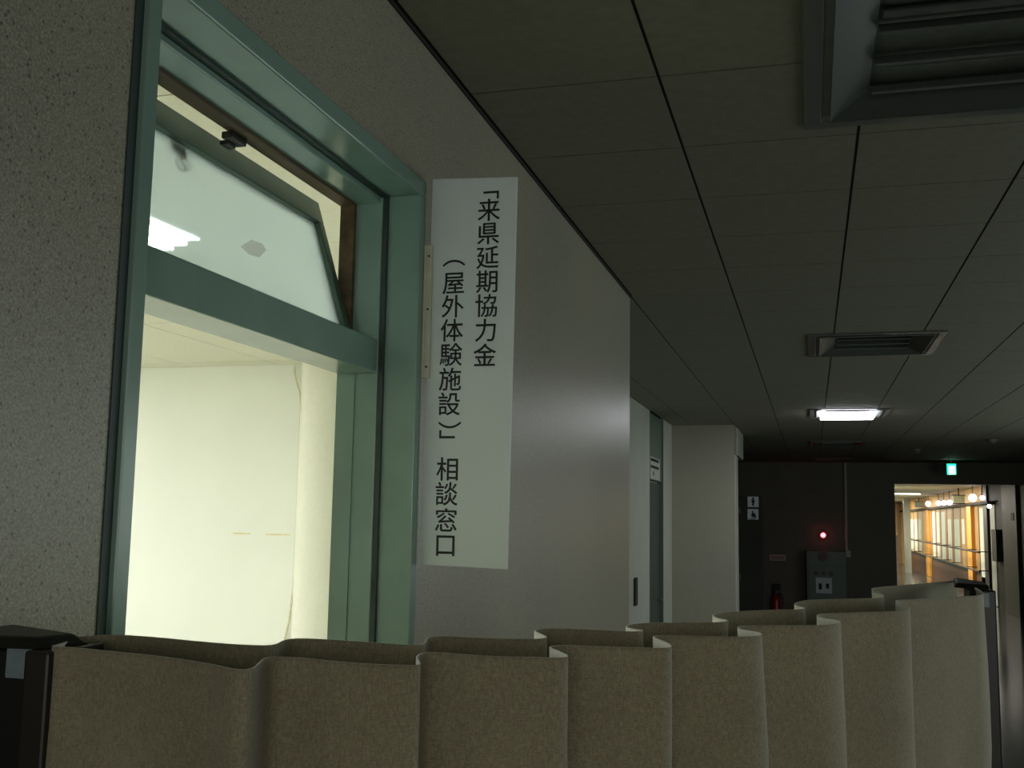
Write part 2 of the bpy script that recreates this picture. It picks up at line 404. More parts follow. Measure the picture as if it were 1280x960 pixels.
# ------------------------------------------------------------------ recessed fluorescent lamps with louvres
def louvre_lamp(f, label, lit=False):
    x0, x1, y0, y1 = f
    t = thing('ceiling_lamp', label, 'ceiling light', ((x0 + x1) / 2, (y0 + y1) / 2, CE - 0.03), 'louvred fluorescent lamps in the corridor ceiling')
    def ring(a, b, z0, z1, c=None):
        m = MB(); c = a if c is None else c
        m.box(x0 + a, x1 - a, y0 + a, y0 + b, z0, z1).box(x0 + a, x1 - a, y1 - b, y1 - a, z0, z1)
        m.box(x0 + a, x0 + b, y0 + b, y1 - b, z0, z1).box(x1 - b, x1 - a, y0 + b, y1 - b, z0, z1)
        return m
    ring(0.0, 0.042, CE - 0.008, CE - 0.001).build('flange', M['metal'], t, 0.004)
    ring(0.042, 0.062, CE - 0.003, CE + 0.004).build('rim_groove', M['lampback'], t)
    # sloped reflector, four trapezoids
    m = MB(); a, b, za, zb = 0.062, 0.150, CE - 0.014, CE + 0.028
    P = [(x0 + a, y0 + a), (x1 - a, y0 + a), (x1 - a, y1 - a), (x0 + a, y1 - a)]
    Q = [(x0 + b, y0 + b), (x1 - b, y0 + b), (x1 - b, y1 - b), (x0 + b, y1 - b)]
    for k in range(4):
        k2 = (k + 1) % 4
        A, A2, C, C2 = P[k], P[k2], Q[k], Q[k2]
        m.hexa([(A[0], A[1], za), (A2[0], A2[1], za), (C2[0], C2[1], zb), (C[0], C[1], zb),
                (A[0], A[1], za + 0.006), (A2[0], A2[1], za + 0.006), (C2[0], C2[1], zb + 0.006), (C[0], C[1], zb + 0.006)])
    m.build('reflector', M['reflector'], t)
    B(x0 + 0.06, x1 - 0.06, y0 + 0.06, y1 - 0.06, CE + 0.050, CE + 0.056).build('tray', M['lampback'], t)
    n = 3 if not lit else 0
    for k in range(n):
        y = y0 + 0.313 + k * 0.164 - 0.005
        m = MB()
        m.hexa([(x0 + 0.155, y, CE + 0.012), (x1 - 0.155, y, CE + 0.012), (x1 - 0.155, y + 0.003, CE + 0.012), (x0 + 0.155, y + 0.003, CE + 0.012),
                (x0 + 0.155, y + 0.03, CE + 0.044), (x1 - 0.155, y + 0.03, CE + 0.044), (x1 - 0.155, y + 0.034, CE + 0.044), (x0 + 0.155, y + 0.034, CE + 0.044)])
        m.box(x0 + 0.155, x1 - 0.155, y - 0.003, y + 0.002, CE + 0.008, CE + 0.012)
        m.build('louvre', M['louvre'], t)
    if lit:
        B(x0 + 0.10, x1 - 0.12, y0 + 0.09, y1 - 0.07, CE - 0.035, CE - 0.02).build('diffuser', M['lit'], t)['label'] = 'glowing white diffuser'
    else:
        for y in (y0 + 0.27, y0 + 0.53):
            MB().tube([(x0 + 0.16, y, CE + 0.036), (x1 - 0.16, y, CE + 0.036)], 0.011, 10).build('tube', M['tube'], t)
louvre_lamp(FIX[0], 'unlit louvred ceiling lamp nearest, cut off by the top right of the photo')
louvre_lamp(FIX[1], 'unlit louvred ceiling lamp, pale right edge, just before the glowing one')
louvre_lamp(FIX[2], 'the only glowing white ceiling lamp of the dark corridor', True)
louvre_lamp(FIX[3], 'dim unlit ceiling lamp next beyond the glowing one')
louvre_lamp(FIX[4], 'farthest unlit ceiling lamp, close to the dark end wall')
for x, y, lab in ((1.396, 15.5, 'small round ceiling detector left of the green exit sign'), (2.09, 13.75, 'small pale round ceiling detector up and right of the green exit sign')):
    t = thing('ceiling_detector', lab, 'detector', (x, y, CE - 0.05), 'round detectors on the dark ceiling')
    MB().tube([(x, y, CE - 0.003), (x, y, CE - 0.02)], 0.07, 20).build('base', M['metal'], t)
    MB().tube([(x, y, CE - 0.02), (x, y, CE - 0.05)], [0.05, 0.03], 20).build('sensor', M['metal'], t)

# ------------------------------------------------------------------ door frame (door_1) with transom and hopper sash
FX = WX + 0.010
frame = struct('door_1', B(WB, FX, DY0, 1.092, FL, 0.656), M['frame'], 0.002)
frame['kind'] = 'structure'
def part(name, mb, m, parent, bevel=0.0): return mb.build(name, m, parent, bevel)
part('jamb', B(WB, FX, 2.005, DY1 + 0.003, FL, 0.656), M['frame'], frame, 0.002)
part('head', B(WB, FX, DY0, DY1 + 0.003, 0.656, 0.690), M['frame'], frame, 0.003)
# stepped inner frame and the dark groove between
part('stop', B(-0.935, -0.845, 1.092, 1.098, FL, 0.656), M['frame'], frame)
part('stop', B(-0.935, -0.845, 1.995, 2.005, FL, 0.656), M['frame'], frame, 0.002)
part('stop', B(-0.935, -0.850, 1.092, 2.005, 0.640, 0.656), M['frame'], frame, 0.002)
part('groove', B(-0.845, -0.834, 1.997, 2.0049, FL, 0.655).box(-0.848, -0.836, 1.093, 2.004, 0.651, 0.6555), M['frame_dark'], frame)
part('bead', B(-0.899, -0.893, 1.9915, 1.996, FL, 0.28), M['frame'], frame)
part('transom_bar', B(-0.935, -0.846, 1.0925, 1.9955, 0.284, 0.352), M['frame'], frame, 0.003)
# bare timber behind the opening light
part('timber_edge', B(-0.934, -0.903, 1.982, 1.9949, 0.354, 0.634), M['brown'], frame)
part('timber_edge', B(-0.934, -0.903, 1.099, 1.995, 0.634, 0.6395), M['brown'], frame)
part('shadow_gap', B(WX + 0.0003, WX + 0.002, DY0 - 0.016, DY0 - 0.0005, FL, 0.69), M['frame_dark'], frame)
# catch on the head
cx0, cy = -0.925, 1.555
part('catch', B(-0.945, -0.925, cy - 0.025, cy + 0.025, 0.622, 0.634).box(-0.956, -0.94, cy - 0.012, cy + 0.016, 0.616, 0.624), M['black'], frame, 0.002)
# hopper sash: bottom hinged, leaning into the room
SA = math.atan2(0.090, 0.295); SL = 0.307; SB = (-0.893, 0.350)
def sp(d, h):        # d: thickness outward (towards the room), h: along the sash
    return (SB[0] - math.sin(SA) * h - math.cos(SA) * d, SB[1] + math.cos(SA) * h - math.sin(SA) * d)
def sash_bar(y0, y1, h0, h1, d0=0.0, d1=0.026):
    c = [sp(d0, h0), sp(d1, h0), sp(d1, h1), sp(d0, h1)]
    return MB().hexa([(c[0][0], y0, c[0][1]), (c[1][0], y0, c[1][1]), (c[1][0], y1, c[1][1]), (c[0][0], y1, c[0][1]),
                      (c[3][0], y0, c[3][1]), (c[2][0], y0, c[2][1]), (c[2][0], y1, c[2][1]), (c[3][0], y1, c[3][1])])
wt = sash_bar(1.102, 1.978, 0.256, SL).build('transom_window', M['sash'], frame, 0.002)
sash_bar(1.102, 1.978, 0.0, 0.018).build('sash_rail', M['sash'], wt, 0.002)
sash_bar(1.953, 1.978, 0.018, 0.256).build('sash_stile', M['sash'], wt, 0.002)
sash_bar(1.102, 1.127, 0.018, 0.256).build('sash_stile', M['sash'], wt, 0.002)
sash_bar(1.127, 1.953, 0.018, 0.256, 0.011, 0.015).build('pane', M['glass'], wt)
def sv(y, d, h):
    a = sp(d, h); return (a[0], y, a[1])
rg = MB(); rg.tube([sv(1.470 + 0.013 * math.cos(a), 0.022, 0.224 + 0.011 * math.sin(a)) for a in [2 * math.pi * k / 16 for k in range(17)]], 0.0026, 6, False)
rg.build('pull_ring', M['rail'], wt)
sash_bar(1.440, 1.482, 0.236, 0.252, 0.0155, 0.022).build('ring_plate', M['rail'], wt, 0.001)
sm = MB(); q = [(1.592, 0.108), (1.62, 0.100), (1.655, 0.104), (1.692, 0.128), (1.68, 0.137), (1.64, 0.134)]
sm.add([sv(y, 0.0104, h) for y, h in q] + [sv(y, 0.0109, h) for y, h in q], [tuple(range(6)), tuple(range(11, 5, -1))] + [(k, (k + 1) % 6, (k + 1) % 6 + 6, k + 6) for k in range(6)])
sm.build('sticker_smudge', M['smudge'], wt)['label'] = 'faint pinkish smudge on the glass'

# ------------------------------------------------------------------ lit room behind the doorway
struct('wall_room_end', B(-7.7, -1.6, 6.54, 6.7, FL, CE + 0.1), M['room_wall'])
struct('wall_room_far', B(-7.7, -7.5, -1.0, 6.54, FL, CE + 0.1), M['room_wall'])
struct('wall_room_near', B(-7.7, WB, -1.0, -0.8, FL, CE + 0.1), M['room_wall'])
struct('wall_room_side', B(-1.7, -1.6, 4.5, 6.54, FL, CE + 0.1).box(-1.6, WB, 4.5, 4.6, FL, CE + 0.1), M['room_wall'])
struct('wall_room_inner', B(WB - 0.004, WB - 0.0005, -0.8, DY0, FL, CE + 0.01).box(WB - 0.004, WB - 0.0005, DY1, 4.5, FL, CE + 0.01).box(WB - 0.004, WB - 0.0005, DY0, DY1, 0.69, CE + 0.01), M['room_wall'])
rc = struct('ceiling_room', B(-7.6, WB, -0.9, 6.6, CE + 0.014, CE + 0.06), M['room_joint'])
xs = [-7.5, -7.24, -6.56, -5.88, -5.2, -4.52, -3.84, -3.48, -2.8, -2.12, -1.435, WB - 0.004]
xs = [-7.5] + [-1.435 - 0.6825 * k for k in range(8, -1, -1)] + [WB - 0.004]
ys = [-0.8] + [0.78 + 1.385 * k - 0.0 for k in range(0, 5)]
ys = [-0.8, 0.775, 2.163, 3.551, 4.939, 6.327, 6.54]
for i in range(len(xs) - 1):
    for j in range(len(ys) - 1):
        if xs[i] > -1.7 and ys[j] > 4.4: continue
        B(xs[i] + 0.003, xs[i + 1] - 0.003, ys[j] + 0.003, ys[j + 1] - 0.003, CE, CE + 0.013).build('board', M['room_ceiling'], rc)
for k, (x, y, lab) in enumerate(((-2.82, 3.24, 'long fluorescent lamp on the lit room ceiling, bright behind the tilted transom glass'),
                  (-4.6, 3.24, 'second fluorescent lamp added to the lit room, hidden by the left jamb'),  # this and the next lamps are unseen, added to light the room
                  (-6.5, 3.24, 'third fluorescent lamp added to the lit room, deepest in line with the bright one'),
                  (-6.5, 5.3, 'fluorescent lamp added near the end wall of the lit room, hidden by the left jamb'))):
    t = thing('room_lamp', lab, 'ceiling light', (x, y, CE - 0.05), 'fluorescent lamps of the lit room')
    B(x - 0.62, x + 0.62, y - 0.18, y + 0.18, CE - 0.012, CE - 0.001).build('lamp_body', M['metal'], t)
    B(x - 0.60, x + 0.60, y - 0.16, y + 0.16, CE - 0.022, CE - 0.0125).build('diffuser', M['room_lamp'], t)
t = thing('white_duct', 'white round vertical duct against the cream wall inside the lit room', 'duct', (-3.2, 6.38, FL))
MB().tube([(-3.11, 6.38, FL + 0.004), (-3.11, 6.38, CE - 0.002)], 0.118, 40).build('pipe', M['duct'], t)
B(-3.05, -3.025, 6.45, 6.538, FL + 0.004, CE - 0.002).build('edge_strip', M['duct'], t)
cb = [(-3.36, 6.50, CE - 0.004), (-3.362, 6.51, 0.93), (-3.345, 6.52, 0.86), (-3.325, 6.525, 0.80), (-3.315, 6.527, 0.72), (-3.313, 6.527, 0.2), (-3.315, 6.527, -0.5), (-3.325, 6.527, -0.6), (-3.335, 6.527, -0.7), (-3.36, 6.527, -0.82), (-3.352, 6.527, -1.0), (-3.345, 6.527, -1.78)]
tag(MB().tube(cb, 0.007, 8).build('wall_cable', M['cable']), 'thin cream cable running down beside the white duct', 'cable')
tag(B(-3.79, -3.66, 6.537, 6.5395, -0.155, -0.145).build('tape_strip', M['tape']), 'faint yellow tape strip on the cream wall, farther from the duct', 'tape', 'tape strips on the cream wall')
tag(B(-3.54, -3.36, 6.537, 6.5395, -0.156, -0.147).build('tape_strip', M['tape']), 'faint yellow tape strip on the cream wall, right next to the duct', 'tape', 'tape strips on the cream wall')

# ------------------------------------------------------------------ sign board with its lettering, and the bracket
SY = 2.046
t = thing('hanging_sign', 'tall white sign board with black vertical Japanese writing beside the green door frame', 'sign', (-0.66, SY, -0.104))
S = MB().hexa([(-0.7605, SY, -0.100), (-0.578, SY, -0.105), (-0.578, SY + 0.006, -0.105), (-0.7605, SY + 0.006, -0.100),
               (-0.755, SY, 0.700), (-0.571, SY, 0.692), (-0.571, SY + 0.006, 0.692), (-0.755, SY + 0.006, 0.700)])
S.build('board', M['sign'], t)
def glyph_mesh(ch, size, rot=0.0):
    cu = D.curves.new('g', 'FONT'); cu.body = ch; cu.size = size; cu.extrude = 0.0; cu.resolution_u = 4; cu.offset = 0.0
    ob = D.objects.new('g', cu); COL.objects.link(ob)
    dg = bpy.context.evaluated_depsgraph_get(); me = D.meshes.new_from_object(ob.evaluated_get(dg))
    D.objects.remove(ob); D.curves.remove(cu)
    c, s = math.cos(rot), math.sin(rot)
    pts = [(v.co.x * c - v.co.y * s, v.co.x * s + v.co.y * c) for v in me.vertices]
    fs = [tuple(p.vertices) for p in me.polygons]
    D.meshes.remove(me)
    return pts, fs
def put_glyph(ch, cx, cz, size, rot=0.0, y=SY - 0.0008, name='character', mt=None, parent=None):
    pts, fs = glyph_mesh(ch, size, rot)
    if not pts: return
    x0 = min(p[0] for p in pts); x1 = max(p[0] for p in pts); z0 = min(p[1] for p in pts); z1 = max(p[1] for p in pts)
    mx, mz = (x0 + x1) / 2, (z0 + z1) / 2; n = len(pts)
    m = MB()
    for k, (dx, dz) in enumerate(((0, 0), (0.0005, 0), (-0.0005, 0), (0, 0.0005), (0, -0.0005))):
        m.add([(p[0] - mx + cx + dx, y - k * 0.00005, p[1] - mz + cz + dz) for p in pts], fs)
    m.build(name, mt or M['ink'], parent)
CW = -math.pi / 2
rowz = lambda py: 0.476 - (py - 355) * 0.001635
col1 = [('「', -0.626, 0.657, CW)] + [(c, x, z, 0) for c, x, z in zip('来県延期協力金', [-0.630, -0.6305, -0.631, -0.6315, -0.632, -0.6325, -0.633],
        [0.626, 0.5755, 0.5255, 0.475, 0.425, 0.374, 0.3235])]
col2 = [('（', -0.7035, 0.517, CW)] + [(c, -0.7035 - 0.00002 * (py - 355) , rowz(py), 0) for c, py in zip('屋外体験施設', (356, 385.5, 416, 447, 478, 509))]
col2 += [('）', -0.7045, rowz(535.5), CW), ('」', -0.7095, rowz(547), CW)]
col2 += [(c, -0.7075, rowz(py), 0) for c, py in zip('相談窓口', (590, 620.5, 652.5, 684))]
for ch, x, z, r in col1 + col2: put_glyph(ch, x, z, 0.0505, r, parent=t)

t = thing('sign_bracket', 'ivory vertical bracket strip holding the white sign to the door frame', 'bracket', (-0.752, 2.03, 0.281))
B(-0.7645, -0.749, 2.036, 2.0455, 0.277, 0.556).build('strip', M['bracket'], t, 0.0015)
B(-0.7645, -0.760, 2.031, 2.036, 0.277, 0.556).build('lip', M['bracket'], t, 0.001)
for z in (0.300, 0.420, 0.532): MB().tube([(-0.755, 2.036, z), (-0.755, 2.0335, z)], 0.0022, 10).build('screw', M['rail'], t)

# ------------------------------------------------------------------ accordion screen in front
F = [(-0.702, 0.884), (-0.669, 0.885), (-0.628, 0.876), (-0.569, 0.865), (-0.505, 0.84), (-0.469, 0.818), (-0.456, 0.819), (-0.456, 0.834), (-0.467, 0.861), (-0.477, 0.888), (-0.473, 0.902), (-0.447, 0.904), (-0.416, 0.894), (-0.38, 0.889), (-0.345, 0.893), (-0.333, 0.898), (-0.335, 0.908), (-0.344, 0.927), (-0.354, 0.949), (-0.359, 0.972), (-0.355, 0.989), (-0.323, 0.984), (-0.292, 0.979), (-0.24, 0.992), (-0.226, 0.998), (-0.223, 1.011), (-0.243, 1.048), (-0.256, 1.067), (-0.257, 1.081), (-0.249, 1.093), (-0.214, 1.096), (-0.158, 1.107), (-0.145, 1.111), (-0.14, 1.124), (-0.148, 1.155), (-0.166, 1.195), (-0.172, 1.209), (-0.171, 1.225), (-0.154, 1.236), (-0.092, 1.245), (-0.063, 1.262), (-0.056, 1.292), (-0.065, 1.316), (-0.084, 1.332), (-0.09, 1.359), (-0.085, 1.382), (-0.069, 1.395), (0.003, 1.423), (0.027, 1.456), (0.036, 1.494), (0.029, 1.52), (0.01, 1.536), (0.004, 1.572), (0.011, 1.608), (0.033, 1.63), (0.095, 1.682), (0.13, 1.71), (0.145, 1.755), (0.139, 1.832), (0.131, 1.898), (0.139, 1.952), (0.173, 1.985), (0.224, 2.053), (0.273, 2.121), (0.298, 2.152), (0.313, 2.222), (0.322, 2.363), (0.328, 2.538)]
B_ = [(-0.734, 0.926), (-0.729, 0.963), (-0.708, 0.993), (-0.662, 0.99), (-0.606, 0.976), (-0.565, 0.968), (-0.525, 0.968), (-0.515, 0.979), (-0.52, 0.999), (-0.526, 1.022), (-0.522, 1.038), (-0.497, 1.043), (-0.44, 1.037), (-0.394, 1.032), (-0.382, 1.037), (-0.385, 1.058), (-0.397, 1.092), (-0.398, 1.109), (-0.383, 1.123), (-0.335, 1.121), (-0.295, 1.132), (-0.28, 1.144), (-0.281, 1.16), (-0.298, 1.192), (-0.31, 1.214), (-0.31, 1.234), (-0.299, 1.252), (-0.246, 1.257), (-0.207, 1.253), (-0.194, 1.26), (-0.192, 1.274), (-0.206, 1.285), (-0.218, 1.301), (-0.22, 1.33), (-0.205, 1.365), (-0.125, 1.409), (-0.11, 1.419), (-0.106, 1.45), (-0.121, 1.465), (-0.133, 1.504), (-0.132, 1.539), (-0.114, 1.578), (-0.059, 1.645), (-0.018, 1.668), (-0.009, 1.7), (-0.021, 1.726), (-0.029, 1.766), (-0.024, 1.821), (-0.004, 1.885), (0.094, 1.964), (0.116, 1.995), (0.124, 2.052), (0.118, 2.149), (0.11, 2.243), (0.122, 2.298), (0.171, 2.393), (0.25, 2.542), (0.324, 2.686)]
SCF = 0.92; ZT = -0.1205; ZB = FL + 0.10
def chaikin(p, n=2):
    p = [Vector(q) for q in p]
    for _ in range(n):
        o = [p[0]]
        for a, b in zip(p, p[1:]): o += [a * 0.75 + b * 0.25, a * 0.25 + b * 0.75]
        o.append(p[-1]); p = o
    return p
F = [(-0.715, 0.93), (-0.705, 0.90)] + F
def cloth(path, seed):
    p = [Vector((x * SCF, y * SCF)) for x, y in path]; p = chaikin(p, 2)
    rows = [ZT, ZT - 0.006, ZT - 0.03, ZT - 0.07, ZT - 0.12, ZT - 0.18, ZT - 0.26, ZT - 0.36, ZT - 0.5, ZT - 0.7, ZT - 0.95, ZT - 1.2, ZB]
    m = MB(); vs = []
    for k, z in enumerate(rows):
        g = min(1.0, (ZT - z) / 0.15)
        for q in p:
            d = noise.noise(Vector((q.x * 14 + seed, q.y * 14, z * 4)))
            e = noise.noise(Vector((q.x * 14 - seed, q.y * 14 + 7, z * 4)))
            h = noise.noise(Vector((q.x * 5 + z * 2.2 + seed, q.y * 3, z * 3)))
            vs.append((q.x + (d * 0.005 + h * 0.008) * g, q.y + (e * 0.008 - h * 0.009) * g, z))
    n = len(p); fs = [(k * n + i, (k + 1) * n + i, (k + 1) * n + i + 1, k * n + i + 1) for k in range(len(rows) - 1) for i in range(n - 1)]
    m.add(vs, fs); m.smooth = True
    return m
t = thing('accordion_screen', 'low folding partition screen of beige linen-look cloth between two black end posts', 'partition', (-0.1, 1.2, FL))
for nm, pth, sd in (('front_cloth', F, 1.0), ('back_cloth', B_, 5.0)):
    o = cloth(pth, sd).build(nm, M['cloth'], t)
    md = o.modifiers.new('thick', 'SOLIDIFY'); md.thickness = 0.0016; md.offset = 0; md.material_offset = 1; md.material_offset_rim = 1
    o.data.materials.append(M['lining'])
    o.data.polygons.foreach_set('use_smooth', [True] * len(o.data.polygons))
# left end post
p = B(-0.668, -0.6415, 0.808, 0.885, FL + 0.05, ZT - 0.004).build('end_post', M['brownblack'], t, 0.003)
B(-0.757, -0.668, 0.83, 0.90, FL + 0.05, ZT - 0.006).build('end_panel', M['black'], t, 0.003)
B(-0.700, -0.672, 0.824, 0.8298, -0.152, -0.125).build('pale_plate', M['bluegrey'], t, 0.001)
MB().hexa([(-0.765, 0.80, ZT - 0.004), (-0.655, 0.815, ZT - 0.004), (-0.645, 0.87, ZT - 0.004), (-0.765, 0.915, ZT - 0.004),
           (-0.762, 0.81, ZT + 0.006), (-0.668, 0.825, ZT + 0.006), (-0.66, 0.862, ZT + 0.006), (-0.762, 0.905, ZT + 0.006)]).build('cap', M['black'], p, 0.003)
# right end post
p = B(0.286, 0.3315, 2.20, 2.29, FL + 0.05, ZT - 0.004).build('end_post', M['black'], t, 0.003)
B(0.296, 0.318, 2.19, 2.1995, ZT - 0.035, ZT - 0.008).build('pale_plate', M['bluegrey'], t, 0.001)
MB().hexa([(0.262, 2.24, ZT - 0.003), (0.322, 2.20, ZT - 0.003), (0.332, 2.34, ZT - 0.003), (0.292, 2.50, ZT - 0.003),
           (0.268, 2.25, ZT + 0.006), (0.32, 2.21, ZT + 0.006), (0.328, 2.33, ZT + 0.006), (0.292, 2.48, ZT + 0.006)]).build('cap', M['black'], p, 0.003)
for (x0, y0, x1, y1) in ((-0.75, 0.70, -0.64, 1.00), (0.27, 2.1, 0.345, 2.42)):
    b = MB().box(x0, x1, y0, y1, FL + 0.05, FL + 0.075).build('foot', M['black'], t, 0.004)
    for (x, y) in (((x0 + x1) / 2, y0 + 0.04), ((x0 + x1) / 2, y1 - 0.04)):
        MB().tube([(x - 0.012, y, FL + 0.0255), (x + 0.012, y, FL + 0.0255)], 0.025, 16).build('caster', M['black'], b)

# ------------------------------------------------------------------ alcove: door_2 with its plate
d2 = struct('door_2', B(-1.5, -1.47, 9.93, 10.85, FL + 0.005, 0.34), M['door_dark'])
B(-1.5, -1.44, 9.9, 9.93, FL + 0.005, CE - 0.005).box(-1.5, -1.44, 10.85, 10.88, FL + 0.005, CE - 0.005).build('door_frame', M['door_green'], d2)
B(-1.5, -1.455, 9.93, 10.85, 0.36, CE - 0.005).build('overpanel', M['door_green'], d2)
MB().tube([(-1.46, 10.76, -0.8), (-1.43, 10.76, -0.8), (-1.43, 10.66, -0.8)], 0.012, 8).build('door_handle', M['metal'], d2)
t = thing('door_plate', 'small pale sign plate with dark bars above the dark green alcove door', 'sign', (-1.445, 10.25, 0.36))
B(-1.4545, -1.438, 9.94, 10.60, 0.365, 0.575).build('plate', M['pale'], t)
for z0, z1, a, b in ((0.535, 0.562, 9.97, 10.5), (0.47, 0.495, 9.97, 10.5)):
    B(-1.4379, -1.436, a, b, z0, z1).build('dark_bar', M['ink'], t)
B(-1.4379, -1.436, 10.12, 10.17, 0.40, 0.44).build('mark', M['ink'], t)
tag(B(-1.4385, -1.42, 8.98, 9.1, -0.73, -0.50).build('recessed_handle', M['grey_paint'], None, 0.003), 'slim dark vertical pull handle on the pale alcove wall', 'handle')

# ------------------------------------------------------------------ end of the dark corridor
pw = struct('wall_partition', B(-2.6, -0.665, 15.5, 15.62, FL, 0.335), M['grey_paint'])
def pict(name, lab, x0, x1, z0, z1, fig):
    t = thing(name, lab, 'sign', ((x0 + x1) / 2, 15.49, z0), 'restroom pictogram plates')
    B(x0, x1, 15.488, 15.4995, z0, z1).build('plate', M['sign'], t)
    cx, cz, h = (x0 + x1) / 2, (z0 + z1) / 2, z1 - z0
    if fig == 'man':
        m = MB().tube([(cx, 15.487, cz + h * 0.33), (cx, 15.4885, cz + h * 0.33)], 0.015, 14)
        m.box(cx - 0.022, cx + 0.022, 15.486, 15.4885, cz - h * 0.08, cz + h * 0.22).box(cx - 0.013, cx + 0.013, 15.486, 15.4885, cz - h * 0.38, cz - h * 0.08)
        m.build('pictogram', M['ink'], t)
    else:
        m = MB().tube([(cx + 0.008, 15.487, cz - 0.012), (cx + 0.008, 15.4885, cz - 0.012)], 0.032, 18)
        m.box(cx - 0.012, cx + 0.006, 15.486, 15.4885, cz, cz + 0.05).box(cx + 0.02, cx + 0.05, 15.486, 15.4885, cz - 0.045, cz - 0.03)
        m.box(cx - 0.04, cx + 0.04, 15.486, 15.4885, z0 + 0.008, z0 + 0.018)
        m.build('pictogram', M['grey_paint'], t)
pict('restroom_sign', 'upper square plate with dark standing figure on the restroom partition', -0.862, -0.712, 0.178, 0.325, 'man')
pict('restroom_sign', 'lower square plate with dark seated pictogram on the restroom partition', -0.866, -0.716, 0.003, 0.150, 'seat')

YW = 19.1
t = thing('conduit_pipe', 'thin pale vertical conduit running down the dark end wall', 'pipe', (0.565, YW - 0.04, -0.488))
MB().tube([(0.566, YW - 0.035, -0.488), (0.572, YW - 0.035, CE - 0.003)], 0.03, 12).build('pipe', M['pale'], t)
B(0.55, 0.63, YW - 0.07, YW - 0.002, -0.60, -0.488).build('junction_box', M['pale'], t, 0.004)
t = thing('hydrant_cabinet', 'grey-green fire hydrant cabinet with a white notice against the dark end wall', 'cabinet', (0.228, YW - 0.2, FL))
cy0, cy1 = 18.72, YW - 0.08
B(-0.09, 0.547, cy0, cy1, FL, -0.50).build('body', M['cabinet'], t, 0.006)
dr = B(-0.06, 0.517, cy0 - 0.014, cy0, FL + 0.05, -0.74).build('door', M['cabinet'], t, 0.004)
B(0.47, 0.49, cy0 - 0.035, cy0 - 0.014, -1.25, -1.1).build('handle', M['metal'], dr)
B(0.055, 0.312, cy0 - 0.018, cy0 - 0.0145, -1.19, -0.935).build('notice', M['sign'], dr)
for x in (0.10, 0.215):
    B(x, x + 0.05, cy0 - 0.020, cy0 - 0.018, -1.13 + (0.02 if x > 0.2 else 0), -1.03).build('pictogram', M['grey_paint'], dr)
MB().tube([(0.183, cy0 - 0.05, -0.585), (0.183, cy0, -0.585)], 0.075, 24).build('alarm_bell', M['darkred'], t)
MB().tube([(-0.01, cy0 - 0.02, -0.585), (-0.01, cy0, -0.585)], 0.055, 20).build('call_button', M['cabinet'], t)
B(0.30, 0.42, cy0 - 0.03, cy0, -0.60, -0.54).build('plate', M['metal'], t)
for x in (0.06, 0.18, 0.30):
    MB().tube([(x, cy0 - 0.03, -0.865), (x, cy0 - 0.014, -0.865)], 0.035, 14).build('knob', M['black'], t)
t = thing('alarm_lamp', 'glowing red alarm lamp above the grey-green hydrant cabinet', 'lamp', (0.191, YW - 0.05, -0.29))
MB().tube([(0.19, YW - 0.03, -0.24), (0.19, YW - 0.002, -0.24)], 0.07, 20).build('base', M['darkred'], t)
MB().ball((0.19, YW - 0.06, -0.24), 0.04, 16, 10).build('lens', M['red_lamp'], t)
t = thing('fire_extinguisher', 'dim red fire extinguisher standing left of the hydrant cabinet', 'fire extinguisher', (-0.60, YW - 0.15, FL))
ex, ey = -0.60, YW - 0.14
B(ex - 0.13, ex + 0.13, ey - 0.12, ey + 0.12, FL, FL + 0.03).build('stand', M['grey_paint'], t, 0.004)
B(ex - 0.07, ex + 0.07, ey + 0.09, ey + 0.12, FL + 0.03, -1.08).build('stand_back', M['grey_paint'], t)
MB().tube([(ex, ey, FL + 0.031), (ex, ey, FL + 0.04), (ex, ey, -1.36), (ex, ey, -1.28), (ex, ey, -1.24)], [0.06, 0.08, 0.08, 0.05, 0.025], 18).build('cylinder', M['red'], t)
B(ex - 0.02, ex + 0.07, ey - 0.015, ey + 0.015, -1.235, -1.18).build('valve', M['black'], t, 0.003)
MB().tube([(ex + 0.05, ey, -1.2), (ex + 0.12, ey - 0.03, -1.3), (ex + 0.1, ey - 0.05, -1.6)], 0.012, 8).build('hose', M['black'], t)
t = thing('extinguisher_notice', 'small pinkish notice on the dark wall above the fire extinguisher', 'sign', (-0.56, YW - 0.01, -0.69))
B(-0.70, -0.435, YW - 0.012, YW - 0.001, -0.69, -0.585).build('plate', M['pink'], t)
for z in (-0.625, -0.655): B(-0.68, -0.46, YW - 0.0135, YW - 0.012, z - 0.006, z + 0.006).build('text_line', M['darkred'], t)
# exit sign
t = thing('exit_sign', 'small glowing green and white exit sign hanging from the dark header', 'sign', (2.17, 18.3, 0.76))
B(2.098, 2.242, 18.31, 18.40, 0.764, 0.944).build('housing', M['cabinet'], t, 0.004)
B(2.102, 2.238, 18.303, 18.3099, 0.768, 0.940).build('face', M['exit_green'], t)
B(2.130, 2.222, 18.299, 18.3029, 0.774, 0.905).build('pictogram_field', M['exit_white'], t)
B(2.16, 2.18, 18.34, 18.36, 0.944, CE - 0.001).build('hanger', M['metal'], t)

